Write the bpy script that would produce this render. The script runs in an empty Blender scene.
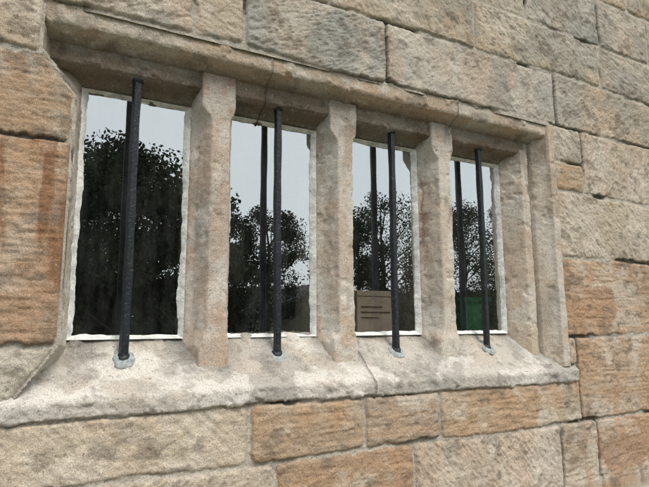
import bpy, numpy as np, math, random
random.seed(3); rng=np.random.default_rng(5)
# ------------------------------------------------------------ noise
def vn(x,y,seed=0):
    x=np.asarray(x,float); y=np.asarray(y,float)
    ix=np.floor(x).astype(np.int64); iy=np.floor(y).astype(np.int64)
    fx=x-ix; fy=y-iy
    fx=fx*fx*fx*(fx*(fx*6-15)+10); fy=fy*fy*fy*(fy*(fy*6-15)+10)
    def h(a,b):
        n=(a*374761393+b*668265263+seed*974634777)&0xffffffff
        n=((n^(n>>13))*1274126177)&0xffffffff
        n=n^(n>>16)
        return (n&0xffffff)/float(0xffffff)
    a=h(ix,iy);b=h(ix+1,iy);c=h(ix,iy+1);d=h(ix+1,iy+1)
    return (a+(b-a)*fx)*(1-fy)+(c+(d-c)*fx)*fy
def fbm(x,y,o=4,seed=0,g=.5):
    s=0;a=1;t=0
    for i in range(o):
        s=s+a*vn(x*2**i+i*17.3,y*2**i-i*9.1,seed+i*7);t+=a;a*=g
    return s/t
def sst(a,b,x):
    t=np.clip((x-a)/(b-a),0,1); return t*t*(3-2*t)
# ------------------------------------------------------------ helpers
def link(ob,parent=None):
    bpy.context.scene.collection.objects.link(ob)
    if parent: ob.parent=parent
    return ob
def empty(name,parent=None):
    return link(bpy.data.objects.new(name,None),parent)
def mesh_np(name,V,F,mat,parent=None,col=None,smooth=True):
    V=np.asarray(V,np.float32).reshape(-1,3); F=np.asarray(F,np.int32)
    k=F.shape[1]; me=bpy.data.meshes.new(name)
    me.vertices.add(len(V)); me.vertices.foreach_set('co',V.ravel())
    me.loops.add(F.size); me.loops.foreach_set('vertex_index',F.ravel())
    me.polygons.add(len(F)); me.polygons.foreach_set('loop_start',np.arange(0,F.size,k,dtype=np.int32))
    me.polygons.foreach_set('use_smooth',np.full(len(F),smooth))
    me.update(calc_edges=True)
    if col is not None:
        c=np.ones((len(V),4),np.float32); c[:,:3]=np.asarray(col).reshape(-1,3)
        at=me.color_attributes.new('Col','FLOAT_COLOR','POINT'); at.data.foreach_set('color',c.ravel())
    me.materials.append(mat)
    return link(bpy.data.objects.new(name,me),parent)
def grid(name,P,mat,parent=None,col=None,mask=None,flip=False):
    nu,nv=P.shape[:2]; idx=np.arange(nu*nv).reshape(nu,nv)
    a=idx[:-1,:-1];b=idx[1:,:-1];c=idx[1:,1:];d=idx[:-1,1:]
    F=np.stack([a,b,c,d] if not flip else [a,d,c,b],-1).reshape(-1,4)
    if mask is not None: F=F[mask[:-1,:-1].ravel()]
    return mesh_np(name,P.reshape(-1,3),F,mat,parent,None if col is None else col.reshape(-1,3))
def box(name,x0,x1,y0,y1,z0,z1,mat,parent=None,bev=0.0):
    V=[(x,y,z) for x in(x0,x1) for y in(y0,y1) for z in(z0,z1)]
    F=[(0,1,3,2),(4,6,7,5),(0,4,5,1),(2,3,7,6),(0,2,6,4),(1,5,7,3)]
    ob=mesh_np(name,V,F,mat,parent,smooth=False)
    if bev: m=ob.modifiers.new('b','BEVEL');m.width=bev;m.segments=2
    return ob
# ------------------------------------------------------------ materials
def newmat(name):
    m=bpy.data.materials.new(name); m.use_nodes=True
    n=m.node_tree.nodes; l=m.node_tree.links
    return m,n,l,n['Principled BSDF']
def mix(n,l,a,b,f,mode='MIX'):
    x=n.new('ShaderNodeMix'); x.data_type='RGBA'; x.blend_type=mode
    for s,v in((0,f),(6,a),(7,b)):
        if hasattr(v,'type') and hasattr(v,'is_linked'): l.new(v,x.inputs[s])
        else: x.inputs[s].default_value=v
    return x.outputs[2]
def noise(n,l,scale,detail=5,rough=.6,vec=None):
    x=n.new('ShaderNodeTexNoise'); x.inputs['Scale'].default_value=scale
    x.inputs['Detail'].default_value=detail; x.inputs['Roughness'].default_value=rough
    if vec is None:
        t=n.new('ShaderNodeNewGeometry'); vec=t.outputs['Position']
    l.new(vec,x.inputs['Vector']); return x.outputs['Fac']
def ramp(n,l,src,stops):
    r=n.new('ShaderNodeValToRGB'); e=r.color_ramp.elements
    while len(e)<len(stops): e.new(.5)
    for i,(p,c) in enumerate(stops):
        e[i].position=p; e[i].color=(c,c,c,1) if not isinstance(c,tuple) else (*c,1)
    l.new(src,r.inputs['Fac']); return r.outputs['Color']
def diffuse(n,l,b):
    n.remove(b); d=n.new('ShaderNodeBsdfDiffuse'); l.new(d.outputs[0],n['Material Output'].inputs['Surface']); return d
def stone_mat(name,bump=1.0):
    m,n,l,b=newmat(name); b=diffuse(n,l,b)
    at=n.new('ShaderNodeVertexColor'); at.layer_name='Col'
    nf=noise(n,l,260,3,.8)
    f2=ramp(n,l,nf,[(.32,.60),(.5,1.0),(.68,1.28)])
    c=mix(n,l,at.outputs['Color'],f2,1.0,'MULTIPLY')
    sn=noise(n,l,95,2,.6)
    c=mix(n,l,c,(.13,.11,.09,1),ramp(n,l,sn,[(.64,0.),(.71,.55)]))
    c=mix(n,l,c,(.73,.69,.61,1),ramp(n,l,sn,[(.28,.5),(.35,0.)]))
    l.new(c,b.inputs['Color']); b.inputs['Roughness'].default_value=.3
    bp=n.new('ShaderNodeBump'); bp.inputs['Distance'].default_value=.0065*bump; bp.inputs['Strength'].default_value=1
    l.new(noise(n,l,150,4,.85),bp.inputs['Height'])
    l.new(bp.outputs['Normal'],b.inputs['Normal'])
    return m
M_wall=stone_mat('sandstone_wall'); M_dress=stone_mat('dressed_sandstone',.7)
def simple(name,col,rough=.8,var=.25,scale=20,bump=.0,metal=0):
    m,n,l,b=newmat(name)
    f=ramp(n,l,noise(n,l,scale,3,.6),[(.3,1-var),(.7,1+var)])
    c=mix(n,l,(*col,1),f,1.0,'MULTIPLY')
    if rough>.65:
        b=diffuse(n,l,b); l.new(c,b.inputs['Color'])
    else:
        l.new(c,b.inputs['Base Color']); b.inputs['Roughness'].default_value=rough; b.inputs['Metallic'].default_value=metal
    if bump:
        bp=n.new('ShaderNodeBump'); bp.inputs['Distance'].default_value=bump
        l.new(noise(n,l,scale*4,3,.6),bp.inputs['Height']); l.new(bp.outputs['Normal'],b.inputs['Normal'])
    return m
M_putty=simple('putty',(.70,.71,.68),.8,.3,30,.003)
M_lead=simple('lead',(.36,.40,.40),.6,.4,90,.004)
M_card=simple('cardboard',(.78,.63,.52),.85,.06,30)
M_print=simple('print_ink',(.22,.13,.11),.8,.1,30)
M_green=simple('green_plastic',(.02,.24,.10),.4,.1,30)
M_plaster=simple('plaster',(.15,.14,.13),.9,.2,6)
M_reveal=simple('pale_bounce_reveal',(.5,.49,.46),.9,.1,8)  # inner wall reveal, made pale to bounce light onto the carton
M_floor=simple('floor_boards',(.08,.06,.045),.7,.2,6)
M_roof=simple('roof_slate',(.08,.08,.09),.7,.3,4)
M_bark=simple('bark',(.06,.05,.038),.9,.3,8)
M_door=simple('door_paint',(.05,.07,.06),.6,.2,6)
def bar_mat():
    m,n,l,b=newmat('black_paint')
    chips=ramp(n,l,noise(n,l,130,4,.75),[(.63,0.),(.67,.6)])
    base=ramp(n,l,noise(n,l,40,3,.6),[(.3,(.006,.009,.013)),(.7,(.014,.019,.026))])
    l.new(mix(n,l,base,(.28,.28,.27,1),chips),b.inputs['Base Color'])
    b.inputs['Roughness'].default_value=.40; b.inputs['Specular IOR Level'].default_value=.4
    bp=n.new('ShaderNodeBump'); bp.inputs['Distance'].default_value=.003
    l.new(noise(n,l,90,4,.7),bp.inputs['Height']); l.new(bp.outputs['Normal'],b.inputs['Normal'])
    return m
M_bar=bar_mat()
def glass_mat():
    m,n,l,b=newmat('window_glass'); n.remove(b)
    out=n['Material Output']
    g=n.new('ShaderNodeBsdfGlossy'); g.inputs['Roughness'].default_value=0.0; g.inputs['Color'].default_value=(.93,.99,1,1)
    t=n.new('ShaderNodeBsdfTransparent'); t.inputs['Color'].default_value=(.92,.96,.94,1)
    dirt=n.new('ShaderNodeBsdfDiffuse'); dirt.inputs['Color'].default_value=(.55,.57,.56,1)
    bp=n.new('ShaderNodeBump'); bp.inputs['Distance'].default_value=.004; bp.inputs['Strength'].default_value=.16
    l.new(noise(n,l,5,0,.4),bp.inputs['Height']); l.new(bp.outputs['Normal'],g.inputs['Normal'])
    fr=n.new('ShaderNodeFresnel'); fr.inputs['IOR'].default_value=1.5
    mp=n.new('ShaderNodeMapRange'); mp.inputs['From Min'].default_value=.04; mp.inputs['From Max'].default_value=.6
    mp.inputs['To Min'].default_value=.48; mp.inputs['To Max'].default_value=.75
    l.new(fr.outputs[0],mp.inputs['Value'])
    mx=n.new('ShaderNodeMixShader'); l.new(mp.outputs[0],mx.inputs[0]); l.new(t.outputs[0],mx.inputs[1]); l.new(g.outputs[0],mx.inputs[2])
    mx2=n.new('ShaderNodeMixShader'); l.new(mx.outputs[0],mx2.inputs[1]); l.new(dirt.outputs[0],mx2.inputs[2])
    geo=n.new('ShaderNodeNewGeometry'); mpg=n.new('ShaderNodeMapping'); mpg.inputs['Scale'].default_value=(14,14,4)
    l.new(geo.outputs['Position'],mpg.inputs['Vector'])
    d=ramp(n,l,noise(n,l,1,5,.75,mpg.outputs['Vector']),[(.42,.006),(.75,.055)]); l.new(d,mx2.inputs[0])
    l.new(mx2.outputs[0],out.inputs['Surface']); return m
M_glass=glass_mat()
def leaf_mat():
    m,n,l,b=newmat('foliage')
    at=n.new('ShaderNodeVertexColor'); at.layer_name='Col'
    d=diffuse(n,l,b); l.new(at.outputs['Color'],d.inputs['Color'])
    return m
M_leaf=leaf_mat()
def ground_mat():
    m,n,l,b=newmat('grass_ground'); b=diffuse(n,l,b)
    g=ramp(n,l,noise(n,l,1.5,5,.7),[(.3,(.035,.055,.018)),(.7,(.07,.10,.035))])
    l.new(g,b.inputs['Color']); return m
M_ground=ground_mat()
M_path=simple('gravel',(.22,.19,.16),.95,.4,60)

house=empty('stone_house')
YW=-.10
CREAM=(.60,.52,.42); TAN=(.56,.44,.325); ORG=(.52,.36,.245); GREY=(.48,.46,.41); PINK=(.57,.46,.38); LIGHT=(.68,.61,.515)
# ------------------------------------------------------------ rubble / coursed wall as height field
def ax(dense0,dense1,step,lo,hi,cs):
    return np.concatenate([np.arange(lo,dense0,cs),np.arange(dense0,dense1,step),np.arange(dense1,hi+cs,cs)])
xs=ax(-.55,3.05,.0040,-2.6,6.0,.03); zs=ax(-.60,1.92,.0040,-1.45,3.3,.03)
X,Z=np.meshgrid(xs,zs,indexing='ij')
def xl(z): return np.interp(z,[-.09,.05,.78,.90,1.05],[-.30,-.20,-.20,-.30,-.30])
R=[]
def row(z0,z1,js,cols=None):
    for i in range(len(js)-1):
        R.append((js[i],js[i+1],z0,z1,cols[i] if cols and i<len(cols) and cols[i] else None))
row(-.335,-.15,[-.95,.36,.79,1.13,1.95],[CREAM,TAN,TAN,TAN])
row(-.15,.04,[-2.6,-1.7,-.95]); row(-.10,.05,[-.95,-.19],[LIGHT]); row(-.335,-.15,[-2.6,-1.8,-.95])
row(.05,.63,[-2.6,-1.5,-.80,-.19],[TAN,TAN,ORG]); row(.63,.89,[-2.6,-1.9,-1.1,-.19],[TAN,GREY,TAN])
row(.89,1.06,[-2.6,-1.6,-.85,-.29],[TAN,GREY,CREAM])
row(1.06,1.33,[-2.6,-1.8,-1.0,-.33,.14,.32,.92,1.93,2.73,3.5,4.3,5.2,6.1],[TAN,CREAM,GREY,CREAM,CREAM,GREY,LIGHT,CREAM,TAN])
row(1.33,1.58,[-2.6,-1.9,-1.3,-.6,.05,.66,1.41,2.30,3.1,4.0,4.9,6.1],[None,None,None,CREAM,CREAM,CREAM,CREAM,CREAM,CREAM])
row(1.58,1.86,[-2.6,-1.5,-.8,-.2,.4,1.1,1.75,2.32,2.76,3.6,4.5,6.1],[None,None,None,None,GREY,CREAM,GREY,CREAM,CREAM])
row(1.86,2.15,[-2.6,-1.2,-.3,.5,1.2,2.0,2.6,3.4,4.2,5,6.1])
row(2.15,2.5,[-2.6,-1.5,-.8,.1,.9,1.6,2.3,3.0,3.9,4.8,6.1]); row(2.5,2.9,[-2.6,-1.2,-.3,.5,1.2,2.0,2.6,3.4,4.2,5,6.1]); row(2.9,3.35,[-2.6,-1.5,-.8,.1,.9,1.6,2.3,3.0,3.9,4.8,6.1])
row(.88,1.06,[1.885,2.10],[CREAM]); row(.73,.88,[1.885,2.10],[TAN]); row(.73,1.06,[2.10,2.78,3.5,4.3,5.2,6.1],[CREAM,TAN])
row(.41,.73,[1.885,2.66,3.4,4.2,5.0,6.1],[CREAM,CREAM]); row(.04,.41,[1.885,2.60,3.3,4.1,5,6.1],[ORG,TAN])
row(-.335,.04,[1.95,2.55,3.3,4.2,5.1,6.1],[TAN,TAN]); row(-.09,.04,[1.885,1.95],[CREAM])
row(-.66,-.335,[-2.6,-1.6,-.6,.45,1.0,1.80,2.05,2.62,3.4,4.3,6.1],[None,None,CREAM,ORG,CREAM,TAN,ORG])
row(-1.0,-.66,[-2.6,-1.9,-1.0,-.2,.5,1.3,2.1,3.0,4,5,6.1]); row(-1.48,-1.0,[-2.6,-1.5,-.6,.4,1.2,2.2,3.1,4.1,5.2,6.1])
wx=X+.012*(fbm(X*7,Z*7,3,11)-.5)+.009*(fbm(X*40,Z*40,3,12,.65)-.5)
wz=Z+.018*(fbm(X*3,Z*3,2,13)-.5)+.009*(fbm(X*40,Z*40,3,14,.65)-.5)
mort=fbm(X*4,Z*4,3,15)
H=.002-.012*sst(.55,.70,mort)+.006*(fbm(X*60,Z*60,3,16,.7)-.5)
mcol=np.array((.60,.55,.475))
C=np.ones(X.shape+(3,))*mcol*(1-.7*sst(.55,.70,mort))[...,None]*(.8+.4*fbm(X*40,Z*40,3,17))[...,None]
fine=fbm(X*24,Z*24,4,21,.75); broad=fbm(X*4,Z*5,3,22)
bed=1-np.abs(2*fbm(X*6,Z*48,4,23,.6)-1)
chip=fbm(X*16,Z*16,3,24)
blot=fbm(X*6,Z*6,4,25,.6); blot2=fbm(X*3.1+9,Z*3.1,5,26,.6); iron=fbm(X*9+3*(fbm(X*3,Z*3,2,28)-.5),Z*2.5,4,27); soot=fbm(X*14,Z*20,4,29,.65)
layer=fbm(X*2.2,Z*28,4,35)
for k,(x0,x1,z0,z1,cb) in enumerate(R):
    i0,i1=np.searchsorted(xs,[x0-.03,x1+.03]); j0,j1=np.searchsorted(zs,[z0-.03,z1+.03])
    if i1<=i0 or j1<=j0: continue
    s=(slice(i0,i1),slice(j0,j1)); g=.003+.003*rng.random()
    a=(x1-x0)/2-g-np.abs(wx[s]-(x0+x1)/2); b=(z1-z0)/2-g-np.abs(wz[s]-(z0+z1)/2)
    d=np.minimum(a,b); r=.012+.012*rng.random()
    cr=(a<r)&(b<r); d=np.where(cr,r-np.sqrt((r-a)**2+(r-b)**2),d)
    zz=Z[s]; inh=(zz>-.12)&(zz<1.06)
    if x1<0: d=np.where(inh,np.minimum(d,xl(zz)-X[s]-.002),d)
    d=d-.018*sst(.60,.8,chip[s])*np.exp(-np.clip(d,0,1)/.012)
    rel=.005+.008*rng.random(); tx,tz=(rng.random(2)-.5)*.02
    ang=rng.choice([-1,1])*(.35+.8*rng.random()); ca,sa=math.cos(ang),math.sin(ang)
    u=X[s]*ca+Z[s]*sa; v=-X[s]*sa+Z[s]*ca
    fq=.7+.6*rng.random()
    tn=fbm(u*14*fq+k*3,v*60*fq+k,3,40+k%5,.65); tool=1-np.abs(2*tn-1)
    upper=(z0>1.0 or cb is GREY or cb is CREAM or cb is LIGHT)
    wt_t=((.004 if cb is LIGHT else .006) if upper else .0025)*(.45+.85*rng.random())
    wt_b=.002 if upper else .006
    h=rel*(1-np.exp(-np.clip(d,0,1)/.004))+(tx*(X[s]-(x0+x1)/2)+tz*(Z[s]-(z0+z1)/2))
    h=h+(.012*(fine[s]-.5)+.008*(broad[s]-.5)+wt_t*(tool-.7)+wt_b*(bed[s]-.7))*sst(0,.012,d)
    base=np.array(cb) if cb else np.array([CREAM,TAN,GREY,CREAM,PINK][rng.integers(5)])
    base=base*(.90+.18*rng.random())*np.array((1+.06*(rng.random()-.5),1,1+.08*(rng.random()-.5)))
    col=np.ones(d.shape+(3,))*base
    o=np.array((.56,.365,.225)) ; gr=np.array((.375,.375,.34)); cr_=np.array((.73,.66,.56)); dk=np.array((.20,.165,.13))
    off=rng.random()*.1-.05
    m1=(sst(.46,.62,blot[s]+off)*.65)[...,None]; col=col*(1-m1)+cr_*m1
    m2=(sst(.50,.68,iron[s]+off)*(.6 if cb in(ORG,TAN) else .28))[...,None]; col=col*(1-m2)+o*m2
    if cb in (ORG,TAN,None):
        m6=(sst(.49,.60,layer[s]+off)*.4)[...,None]; col=col*(1-m6)+np.array((.57,.39,.245))*m6
    m3=(sst(.48,.64,blot2[s]-off)*(.55 if cb in (GREY,None) or z0>1 else .2))[...,None]; col=col*(1-m3)+gr*m3
    if cb is ORG and x1<0:
        m5=(sst(.49,.58,fbm(X[s]*14,Z[s]*2.2,5,77,.6)))[...,None]; col=col*(1-m5*.75)+np.array((.31,.155,.08))*m5*.75
    m4=(sst(.56,.74,soot[s])*.55)[...,None]; col=col*(1-m4)+dk*m4
    cav=np.clip((tool-.7)*1.0,-.4,.3)[...,None]*(1 if upper else .3); col=col*(1+cav*.45)
    edge=(.82+.18*sst(0,.007,d))[...,None]; col=col*edge
    w=sst(0,.002,d)
    inside=d>0
    H[s]=np.where(inside,np.maximum(h,-.004)*w+H[s]*(1-w),H[s])
    C[s]=np.where(inside[...,None],col*w[...,None]+C[s]*(1-w[...,None]),C[s])
P=np.stack([X,YW-H,Z],-1)
hole=(X>xl(Z)+.006)&(X<1.880)&(Z>-.10)&(Z<1.052)
grid('coursed_stone_wall',P,M_wall,house,C,~hole)

# ------------------------------------------------------------ dressed stone sweeps
def resample(pts,step):
    pts=np.array(pts,float); L=np.r_[0,np.cumsum(np.linalg.norm(np.diff(pts,axis=0),axis=1))]
    n=max(2,int(L[-1]/step)); t=np.linspace(0,L[-1],n)
    return np.stack([np.interp(t,L,pts[:,i]) for i in range(pts.shape[1])],-1),t
def smooth(p,k):
    for _ in range(k):
        q=p.copy(); q[1:-1]=(p[:-2]+2*p[1:-1]+p[2:])/4; p=q
    return p
def stonecol(U,V,base,seed,orange=.3,grey=.3,white=.3,soot=.3):
    c=np.ones(U.shape+(3,))*np.array(base)
    def m(c,col,f): f=f[...,None]; return c*(1-f)+np.array(col)*f
    c=m(c,(.56,.385,.255),sst(.48,.7,fbm(U*5,V*7,4,seed,.6))*orange)
    c=m(c,(.38,.37,.335),sst(.48,.66,fbm(U*6,V*6,5,seed+3,.6))*grey)
    c=m(c,(.76,.73,.67),sst(.46,.60,fbm(U*7,V*9,5,seed+5,.65))*white)
    c=m(c,(.18,.155,.13),sst(.56,.74,fbm(U*11,V*14,5,seed+9,.65))*soot)
    return c
def normals(P):
    du=np.gradient(P,axis=0); dv=np.gradient(P,axis=1)
    n=np.cross(du,dv); return n/(np.linalg.norm(n,axis=-1,keepdims=True)+1e-12)
def sweep(name,P,U,V,base,seed,amp=.004,sign=1,colkw={},joints=None,extra=None):
    n=normals(P)*sign
    d=amp*.8*(fbm(U*9,V*9,3,seed)-.5)*2+amp*.8*(fbm(U*45,V*45,4,seed+1,.75)-.5)*2
    d-=amp*1.6*sst(.66,.85,fbm(U*20,V*20,3,seed+2))
    C=stonecol(U,V,base,seed+20,**colkw)
    if joints:
        for j in joints:
            e=np.abs(U-j-.010*(fbm(V*20,U*0,3,9)-.5)); g=np.exp(-(e/.0035)**2); d=d-.008*g; C=C*(1-.6*g[...,None])
    if extra is not None:
        d=d+extra[0]; C=C*extra[1][...,None]
        if len(extra)>2: f=extra[2][...,None]; C=C*(1-f)+np.array((.20,.10,.07))*f; d=d-.003*extra[2]
    return grid(name,P+n*d[...,None],M_dress,win,C,flip=(sign<0))
win=empty('mullioned_window',house)
# sill
prof,t=resample([(.48,.05),(.10,.052),(.085,.075),(.068,.068),(0,0.0),(-.095,-.085),(-.110,-.094),(-.117,-.104),(-.116,-.146),(-.10,-.152),(-.08,-.153)],.0036)
prof=smooth(prof,2)
us=np.arange(-.56,1.951,.0036)
U,V=np.meshgrid(us,t,indexing='ij')
P=np.zeros(U.shape+(3,)); P[...,0]=U; P[...,1]=prof[None,:,0]; P[...,2]=prof[None,:,1]
endw=1-sst(0,.012,np.minimum(U-us[0],us[-1]-U)); fr=(P[...,1]<-.09)
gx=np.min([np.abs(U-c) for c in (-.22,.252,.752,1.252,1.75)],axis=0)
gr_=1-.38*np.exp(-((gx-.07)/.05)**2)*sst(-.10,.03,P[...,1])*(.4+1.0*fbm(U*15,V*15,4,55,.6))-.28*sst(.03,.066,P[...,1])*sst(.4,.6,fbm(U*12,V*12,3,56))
P[...,1]=np.where(fr,P[...,1]*(1-endw)+(-.09)*endw,P[...,1])
P[...,2]+=.006*(fbm(U*2.5,U*0,2,31)-.5)*2-.005*sst(.82,.84,U)
er=-(.012*sst(.55,.8,fbm(U*9,V*9,3,33)))*np.exp(-((P[...,1]+.115)/.02)**2)
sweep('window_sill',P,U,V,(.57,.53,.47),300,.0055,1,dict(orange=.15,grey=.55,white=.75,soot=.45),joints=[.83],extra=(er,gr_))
# lintel
prof,t=resample([(-.07,1.085),(-.088,1.075),(-.094,1.062),(-.093,1.012),(-.088,1.002),(-.055,.985),(-.038,.972),(-.030,.968),(-.027,.925),(-.024,.915),(-.010,.905),(.02,.900),(.035,.892),(.062,.864),(.072,.858),(.12,.857),(.48,.857)],.0036)
us=np.arange(-.315,1.90,.0036); U,V=np.meshgrid(us,t,indexing='ij')
P=np.zeros(U.shape+(3,)); P[...,0]=U; P[...,1]=prof[None,:,0]; P[...,2]=prof[None,:,1]
P[...,2]+=.005*(fbm(U*2,U*0,2,41)-.5)
soffit_shade=.48+.52*sst(-.03,-.075,P[...,1])  # shade of the recess under the overhang, painted into the lintel colour
sweep('window_lintel',P,U,V,(.57,.465,.36),400,.004,1,dict(orange=.45,grey=.25,white=.4,soot=.45),joints=[.43,1.30],extra=(0*U,soffit_shade))
def vertical(name,prof_fn,z0,z1,base,seed,colkw,smoothk=2,amp=.004,sign=1,crack=False):
    zz=np.arange(z0,z1,.004); L=[]
    for z in zz:
        pts=np.array(prof_fn(z),float); Ls=np.r_[0,np.cumsum(np.linalg.norm(np.diff(pts,axis=0),axis=1))]
        tt=np.linspace(0,Ls[-1],NP); q=np.stack([np.interp(tt,Ls,pts[:,i]) for i in range(2)],-1)
        L.append(smooth(q,smoothk))
    L=np.array(L); P=np.zeros(L.shape[:2]+(3,)); P[...,:2]=L; P[...,2]=zz[:,None]
    Vv=np.tile(np.linspace(0,Ls[-1],NP),(len(zz),1)); Uu=np.tile(zz[:,None],(1,NP))
    top_shade=1-.35*sst(.80,.93,P[...,2])*(P[...,1]>-.09)  # shade beneath the lintel, painted into the upper stone colour
    ex=[0*Uu,top_shade]
    if crack:
        xc=1.196+.026*(fbm(Uu*12,Uu*0,4,88,.65)-.5)
        wd=.003+.010*sst(.42,.62,fbm(Uu*30,Uu*0,3,89))
        left=(Vv<Ls[-1]*.5)
        ex.append(.8*left*np.exp(-((P[...,0]-xc)/wd)**2)*sst(.40,.46,Uu)*(1-sst(.70,.78,Uu)))
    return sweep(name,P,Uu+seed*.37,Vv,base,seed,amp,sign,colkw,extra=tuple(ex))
NP=150
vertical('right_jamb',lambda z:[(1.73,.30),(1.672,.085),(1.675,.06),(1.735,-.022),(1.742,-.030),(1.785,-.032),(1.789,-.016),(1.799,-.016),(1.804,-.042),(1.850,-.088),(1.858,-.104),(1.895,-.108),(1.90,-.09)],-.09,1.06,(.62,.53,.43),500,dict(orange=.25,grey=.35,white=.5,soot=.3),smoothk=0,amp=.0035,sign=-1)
NP=60
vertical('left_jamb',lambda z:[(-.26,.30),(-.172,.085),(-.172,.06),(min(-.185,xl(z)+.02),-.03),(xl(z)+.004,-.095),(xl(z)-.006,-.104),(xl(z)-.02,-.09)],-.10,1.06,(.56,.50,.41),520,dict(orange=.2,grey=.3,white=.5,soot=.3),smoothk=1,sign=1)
NP=140
def mull(cx):
    def f(z):
        top=sst(.80,.855,z); bot=sst(.085,.035,z)
        k=max(float(top)*.75,float(bot)*.5)
        fl=.060*(1-k)+.012*k; frr=.034*(1-k)+.012*k; yf=-.034-.004*float(top)-.004*float(bot)
        return [(cx-.045,.30),(cx-.08,.10),(cx-.08,.062),(cx-.08+fl*.48,.030),(cx-.08+fl,yf+.003),(cx-.08+fl+.003,yf),(cx+.08-frr-.003,yf),(cx+.08-frr,yf+.003),(cx+.08-frr*.45,.022),(cx+.08,.062),(cx+.08,.10),(cx+.045,.30)]
    return f
for i,cx in enumerate((.252,.752,1.252)):
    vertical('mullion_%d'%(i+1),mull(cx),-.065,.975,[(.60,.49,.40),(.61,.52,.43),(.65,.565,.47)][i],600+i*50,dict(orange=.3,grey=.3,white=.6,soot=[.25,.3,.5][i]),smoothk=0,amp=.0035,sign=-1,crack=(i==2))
# glass and putty
for i in range(4):
    x0=i*.5-.178; x1=i*.5+.178; z0=.058; z1=.868
    V=[(x0,.070,z0),(x1,.070,z0),(x1,.070,z1),(x0,.070,z1)]
    mesh_np('glass_pane_%d'%(i+1),V,[(0,1,2,3)],M_glass,win)
    st=.004
    for j,(a,b,nrm) in enumerate((((x0,z0),(x1,z0),(0,1)),((x1,z0),(x1,z1),(-1,0)),((x1,z1),(x0,z1),(0,-1)),((x0,z1),(x0,z0),(1,0)))):
        Ln=math.hypot(b[0]-a[0],b[1]-a[1]); n=int(Ln/st)
        tt=np.linspace(0,1,n+1); px=a[0]+(b[0]-a[0])*tt; pz=a[1]+(b[1]-a[1])*tt
        s=np.linspace(0,Ln,n+1)+i*3+j*5
        w=.014+.012*(fbm(s*6,s*0,3,70)-.5)+.006*(fbm(s*40,s*0+3,3,71)-.5)+(.007 if (i==0 and j==3) else 0)+[0,.003,0,0][j]
        w=np.maximum(w,.004)
        if j==2: w*=.75
        lev=[(0,.048),(.35,.053),(.75,.062),(1.0,.0688)]
        P=np.zeros((n+1,len(lev),3))
        for k,(f,y) in enumerate(lev):
            P[:,k,0]=px+nrm[0]*w*f; P[:,k,2]=pz+nrm[1]*w*f; P[:,k,1]=y+(.003*(fbm(s*30+k*9,s*0,2,72)-.5) if k<3 else 0)
        grid('putty_%d_%d'%(i+1,j+1),P,M_putty,win)
# room behind the glass
room=empty('interior_room',house)
def quadbox(name,x0,x1,y0,y1,z0,z1):
    V=[(x0,y0,z0),(x1,y0,z0),(x1,y1,z0),(x0,y1,z0),(x0,y0,z1),(x1,y0,z1),(x1,y1,z1),(x0,y1,z1)]
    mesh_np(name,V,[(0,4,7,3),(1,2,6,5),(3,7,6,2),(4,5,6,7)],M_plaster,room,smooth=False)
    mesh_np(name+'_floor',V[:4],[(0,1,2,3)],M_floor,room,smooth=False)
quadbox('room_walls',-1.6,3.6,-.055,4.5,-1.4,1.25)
for i,(a,b) in enumerate(((-.9,-.25),(1.83,3.3))): box('inner_wall_%d'%i,a,b,.20,.48,-1.39,1.24,M_reveal,room)
box('inner_wall_under',-.25,1.83,.20,.478,-1.39,.045,M_reveal,room)
box('inner_wall_over',-.25,1.83,.20,.478,.87,1.24,M_reveal,room)
# ------------------------------------------------------------ iron bars
def iron_bar(x,zb,zt,rot,lean=0):
    e=empty('iron_window_bar'); e.location=(x,0,0)
    w=.0114; nz=90; zz=np.linspace(zb-.02,zt+.03,nz)
    corners=[(-1,-.75),(-.75,-1),(.75,-1),(1,-.75),(1,.75),(.75,1),(-.75,1),(-1,.75),(-1,-.75)]
    P=np.zeros((nz,9,3)); c,s=math.cos(rot),math.sin(rot)
    for i,z in enumerate(zz):
        ww=w*(1+.05*math.sin(z*31+x*7)); ox=.0012*math.sin(z*7+x*3)+lean*(z-.45)
        for k,(a,b) in enumerate(corners): P[i,k]=((a*c-b*s)*ww+ox,(a*s+b*c)*ww,z)
    ob=grid('bar_shaft',P,M_bar,e)
    ob.data.polygons.foreach_set('use_smooth',[False]*len(ob.data.polygons))
    def lump(name,z,r,h,mat,tilt,seed):
        nu,nv=28,8; Q=np.zeros((nu+1,nv,3))
        for a in range(nu+1):
            th=2*math.pi*(a%nu)/nu; rr=r*(.8+.5*float(vn(math.cos(th)*2.5+seed,math.sin(th)*2.5,5)))
            for v in range(nv):
                t=v/(nv-1); rad=rr*math.cos(t*1.35)**.6 if t<1 else .001
                xx=rad*math.cos(th)+lean*(z-.45); yy=rad*math.sin(th)
                Q[a,v]=(xx,yy,z+h*math.sin(t*1.57)+tilt*yy)
        grid(name,Q,mat,e,flip=(h<0))
    lump('lead_seat',zb-.004,.029,.012,M_lead,.85,x*5)
    lump('foot_collar',zb+.002,.0165,.012,M_bar,.5,x*9)
    lump('top_collar',zt+.004,.0175,-.012,M_bar,0,x*4)
    return e
for x,zb,rot,lean in ((-.014,0.003,.35,-.0),(.494,-.001,.2,-.006),(1.008,0.0,.3,.0),(1.498,.002,.25,.004)): iron_bar(x,zb,.903,rot,lean)
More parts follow.
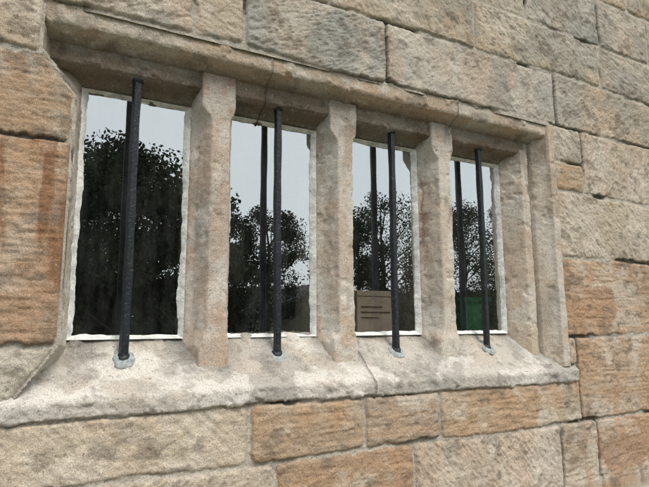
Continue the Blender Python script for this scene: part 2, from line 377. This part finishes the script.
# ------------------------------------------------------------ things on the inner sill
cb=empty('cardboard_box')
box('carton',-.11,.11,-.08,.08,0,.185,M_card,cb,.003)
for j,(a,b) in enumerate(((-.09,.02),(-.09,.06),(-.09,.0))): box('print_line_%d'%j,a,b,-.0825,-.0805,.115-.022*j,.120-.022*j,M_print,cb)
box('tape',-.10,.10,-.02,.02,.1845,.1865,simple('parcel_tape',(.55,.45,.33),.4,.05,9),cb)
box('flap_seam',-.108,.108,-.0815,-.0803,.160,.1625,M_print,cb)
cb.location=(.985,.175,.055); cb.rotation_euler=(0,0,.08)
gc=empty('green_storage_crate')
def crate(w0,w1,h):
    V=[];F=[]
    for (w,z) in ((w0,0),(w1,h),(w1+.012,h),(w1+.012,h+.02),(w1-.006,h+.02),(w1-.006,h-.01),(w0-.01,.01)):
        V+=[(-w,-w*.7,z),(w,-w*.7,z),(w,w*.7,z),(-w,w*.7,z)]
    for r in range(6):
        for k in range(4): a=r*4+k;b=r*4+(k+1)%4; F.append((a,b,b+4,a+4))
    F+= [(0,3,2,1),(24,25,26,27)]
    mesh_np('crate_body',V,F,M_green,gc,smooth=False)
crate(.09,.11,.15)
gc.location=(1.565,.18,.055); gc.scale=(.7,.8,1)
# ------------------------------------------------------------ surroundings (seen in the glass)
G=-1.45
V=[(-400,-400,G),(400,-400,G),(400,400,G),(-400,400,G)]
mesh_np('ground',V,[(0,1,2,3)],M_ground,smooth=False)
V=[(-8,-2.2,G+.005),(12,-2.2,G+.005),(12,-.08,G+.005),(-8,-.08,G+.005)]
mesh_np('gravel_path',V,[(0,1,2,3)],M_path,smooth=False)
def tree(x,y,h,rad,seed,base=.28,dens=1.0,tone=1.0):
    r=np.random.default_rng(seed); e=empty('broadleaf_tree'); e.location=(x,y,G)
    V=[];F=[]
    def rr_j(r): return (r.random()-.5)*.3
    def limb(p,q,r0,r1,ns=7):
        p=np.array(p,float);q=np.array(q,float);d=q-p;d/=np.linalg.norm(d)
        a=np.cross(d,(0.3,.9,.1));a/=np.linalg.norm(a);b=np.cross(d,a);o=len(V)
        for c,rr in((p,r0),((p+q)/2+a*rr_j(r),(r0+r1)/2),(q,r1)):
            for k in range(ns): t=2*math.pi*k/ns; V.append(tuple(c+rr*(a*math.cos(t)+b*math.sin(t))))
        for s_ in range(2):
            for k in range(ns): F.append((o+s_*ns+k,o+s_*ns+(k+1)%ns,o+(s_+1)*ns+(k+1)%ns,o+(s_+1)*ns+k))
    limb((0,0,-.1),(0.1,0,h*.5),.035*h*.6,.02*h*.6); limb((0.1,0,h*.5),(-.1,.1,h*.92),.02*h*.6,.03)
    cl=[]
    for k in range(int(46*dens)):
        th=r.random()*6.283; zf=base+(1-base)*r.random()**.9; prof=math.sin(math.pi*min(1,(zf-base)/(1-base)*.82+.16))**.7
        rr=rad*prof*(.45+.6*r.random()); c=np.array((rr*math.cos(th),rr*math.sin(th),zf*h*.97)); cl.append((c,rad*(.16+.16*r.random())))
        if k%3==0: limb((0,0,max(.15,zf-.22)*h),c,.012*h*.5,.015,5)
    mesh_np('trunk_and_limbs',V,F,M_bark,e)
    LV=[];LC=[]
    for c,s in cl:
        m=int(420*dens); pts=r.normal(size=(m,3)); pts/=np.linalg.norm(pts,axis=1,keepdims=True)
        pts=c+pts*(s*(.35+.9*r.random((m,1))))*np.array((1,1,.75))
        a=r.normal(size=(m,3)); a/=np.linalg.norm(a,axis=1,keepdims=True)
        b=np.cross(a,r.normal(size=(m,3))); b/=np.linalg.norm(b,axis=1,keepdims=True)
        sz=(.04+.05*r.random((m,1)))
        q=np.stack([pts-a*sz,pts+b*sz*.6,pts+a*sz,pts-b*sz*.6],1); LV.append(q.reshape(-1,3))
        tn=tone*(.6+.7*r.random()); cc=np.array((.038,.052,.026))*tn*(.7+.6*r.random((m,1)))
        LC.append(np.repeat(cc,4,axis=0))
    LV=np.concatenate(LV);LC=np.concatenate(LC)
    mesh_np('foliage',LV,np.arange(len(LV)).reshape(-1,4),M_leaf,e,LC,smooth=False)
for k,(x,y,h,rd) in enumerate([(-1.5,-15,6.7,3.2),(1.6,-14,6.6,3.0),(4.3,-15.5,6.4,2.6),(10.5,-25,8.2,2.6),(12.5,-19,6.9,2.2),(17.5,-24,9.5,3.2),(21,-21,8.2,3),(29,-24,10.5,3.6),(34,-19,9,3.4),(-8,-20,9,4),(.6,-18.5,6.6,3.4)]): tree(x,y,h,rd,100+k,base=.12 if k in(0,1,2,10) else .28,dens=1.25 if k in(0,1,2,10) else .9,tone=.8)
def wood():
    r=np.random.default_rng(9); m=26000
    xx=r.uniform(-60,90,m); yy=r.uniform(-46,-41,m); top=3.2+2.6*fbm(xx*.18,yy*0,4,90)
    zz=G+r.random(m)**.8*top
    pts=np.stack([xx,yy,zz],1)
    a=r.normal(size=(m,3)); a/=np.linalg.norm(a,axis=1,keepdims=True); b=np.cross(a,r.normal(size=(m,3))); b/=np.linalg.norm(b,axis=1,keepdims=True)
    sz=.3+.3*r.random((m,1)); q=np.stack([pts-a*sz,pts+b*sz*.7,pts+a*sz,pts-b*sz*.7],1).reshape(-1,3)
    c=np.repeat(np.array((.04,.055,.03))*(.5+.9*r.random((m,1))),4,axis=0)
    mesh_np('distant_woodland',q,np.arange(len(q)).reshape(-1,4),M_leaf,None,c,smooth=False)
wood()
barn=empty('gabled_outbuilding'); barn.location=(14.6,-31,G)
def tri(name,V,F,m): mesh_np(name,V,F,m,barn,smooth=False)
Mb=simple('barn_stone',(.17,.15,.125),.9,.3,3)
w,dp,he,hr=2.6,4,2.3,4.0
tri('walls',[(-w,dp,0),(w,dp,0),(w,dp,he),(-w,dp,he),(-w,-dp,0),(w,-dp,0),(w,-dp,he),(-w,-dp,he)],[(0,1,2,3),(4,7,6,5),(0,3,7,4),(1,5,6,2)],Mb)
mesh_np('gables',[(w,dp,he),(0,dp,hr),(-w,dp,he),(w,-dp,he),(0,-dp,hr),(-w,-dp,he)],[(0,1,2),(3,5,4)],Mb,barn,smooth=False)
for s in(-1,1):
    tri('roof_slope',[(0,dp+.3,hr+.12),(0,-dp-.3,hr+.12),(s*(w+.35),-dp-.3,he-.1),(s*(w+.35),dp+.3,he-.1),(0,dp+.3,hr+.02),(0,-dp-.3,hr+.02),(s*(w+.35),-dp-.3,he-.2),(s*(w+.35),dp+.3,he-.2)],[(0,1,2,3),(4,7,6,5),(0,3,7,4),(1,5,6,2),(2,6,7,3)],M_roof)
box('door',-.6,.6,dp+.01,dp+.06,0,2,M_door,barn)
# ------------------------------------------------------------ light : bright hazy overcast
el,az=math.radians(54),math.radians(165)
w=bpy.data.worlds.new("World"); bpy.context.scene.world=w; w.use_nodes=True
nt=w.node_tree; bg=nt.nodes['Background']; sk=nt.nodes.new('ShaderNodeTexSky'); sk.sky_type='NISHITA'
sk.sun_disc=False; sk.sun_elevation=el; sk.sun_rotation=az; sk.air_density=1.0; sk.dust_density=4.0; sk.ozone_density=1.0
tc=nt.nodes.new('ShaderNodeTexCoord')
cn=noise(nt.nodes,nt.links,2.2,5,.6,tc.outputs['Generated'])
cm=ramp(nt.nodes,nt.links,cn,[(.30,.62),(.62,.97)])
cloud=mix(nt.nodes,nt.links,sk.outputs[0],(8.6,8.9,9.1,1),cm)
nt.links.new(cloud,bg.inputs[0]); bg.inputs[1].default_value=.15
L=bpy.data.lights.new('sun','SUN'); L.energy=2.6; L.angle=math.radians(20); L.color=(1,.94,.86)
so=link(bpy.data.objects.new('sun',L))
from mathutils import Vector, Matrix
sd=Vector((math.sin(az)*math.cos(el),math.cos(az)*math.cos(el),math.sin(el)))
so.rotation_euler=sd.to_track_quat('Z','Y').to_euler()
# ------------------------------------------------------------ camera
yaw,p,r,fpx=.4883,.1525,-.0043,527.68
f=Vector((math.sin(yaw)*math.cos(p),math.cos(yaw)*math.cos(p),math.sin(p))); rt=Vector((math.cos(yaw),-math.sin(yaw),0)); up=rt.cross(f)
r2=rt*math.cos(r)+up*math.sin(r); u2=-rt*math.sin(r)+up*math.cos(r)
cam=bpy.data.cameras.new('camera'); co=link(bpy.data.objects.new('camera',cam))
M=Matrix((r2,u2,-f)).transposed().to_4x4(); M.translation=Vector((-.2429,-1.7525,.1012)); co.matrix_world=M
cam.sensor_width=36; cam.lens=36*fpx/649; cam.clip_start=.02; cam.clip_end=1500
sc=bpy.context.scene; sc.camera=co
sc.view_settings.view_transform='Standard'; sc.view_settings.look='None'; sc.view_settings.exposure=0
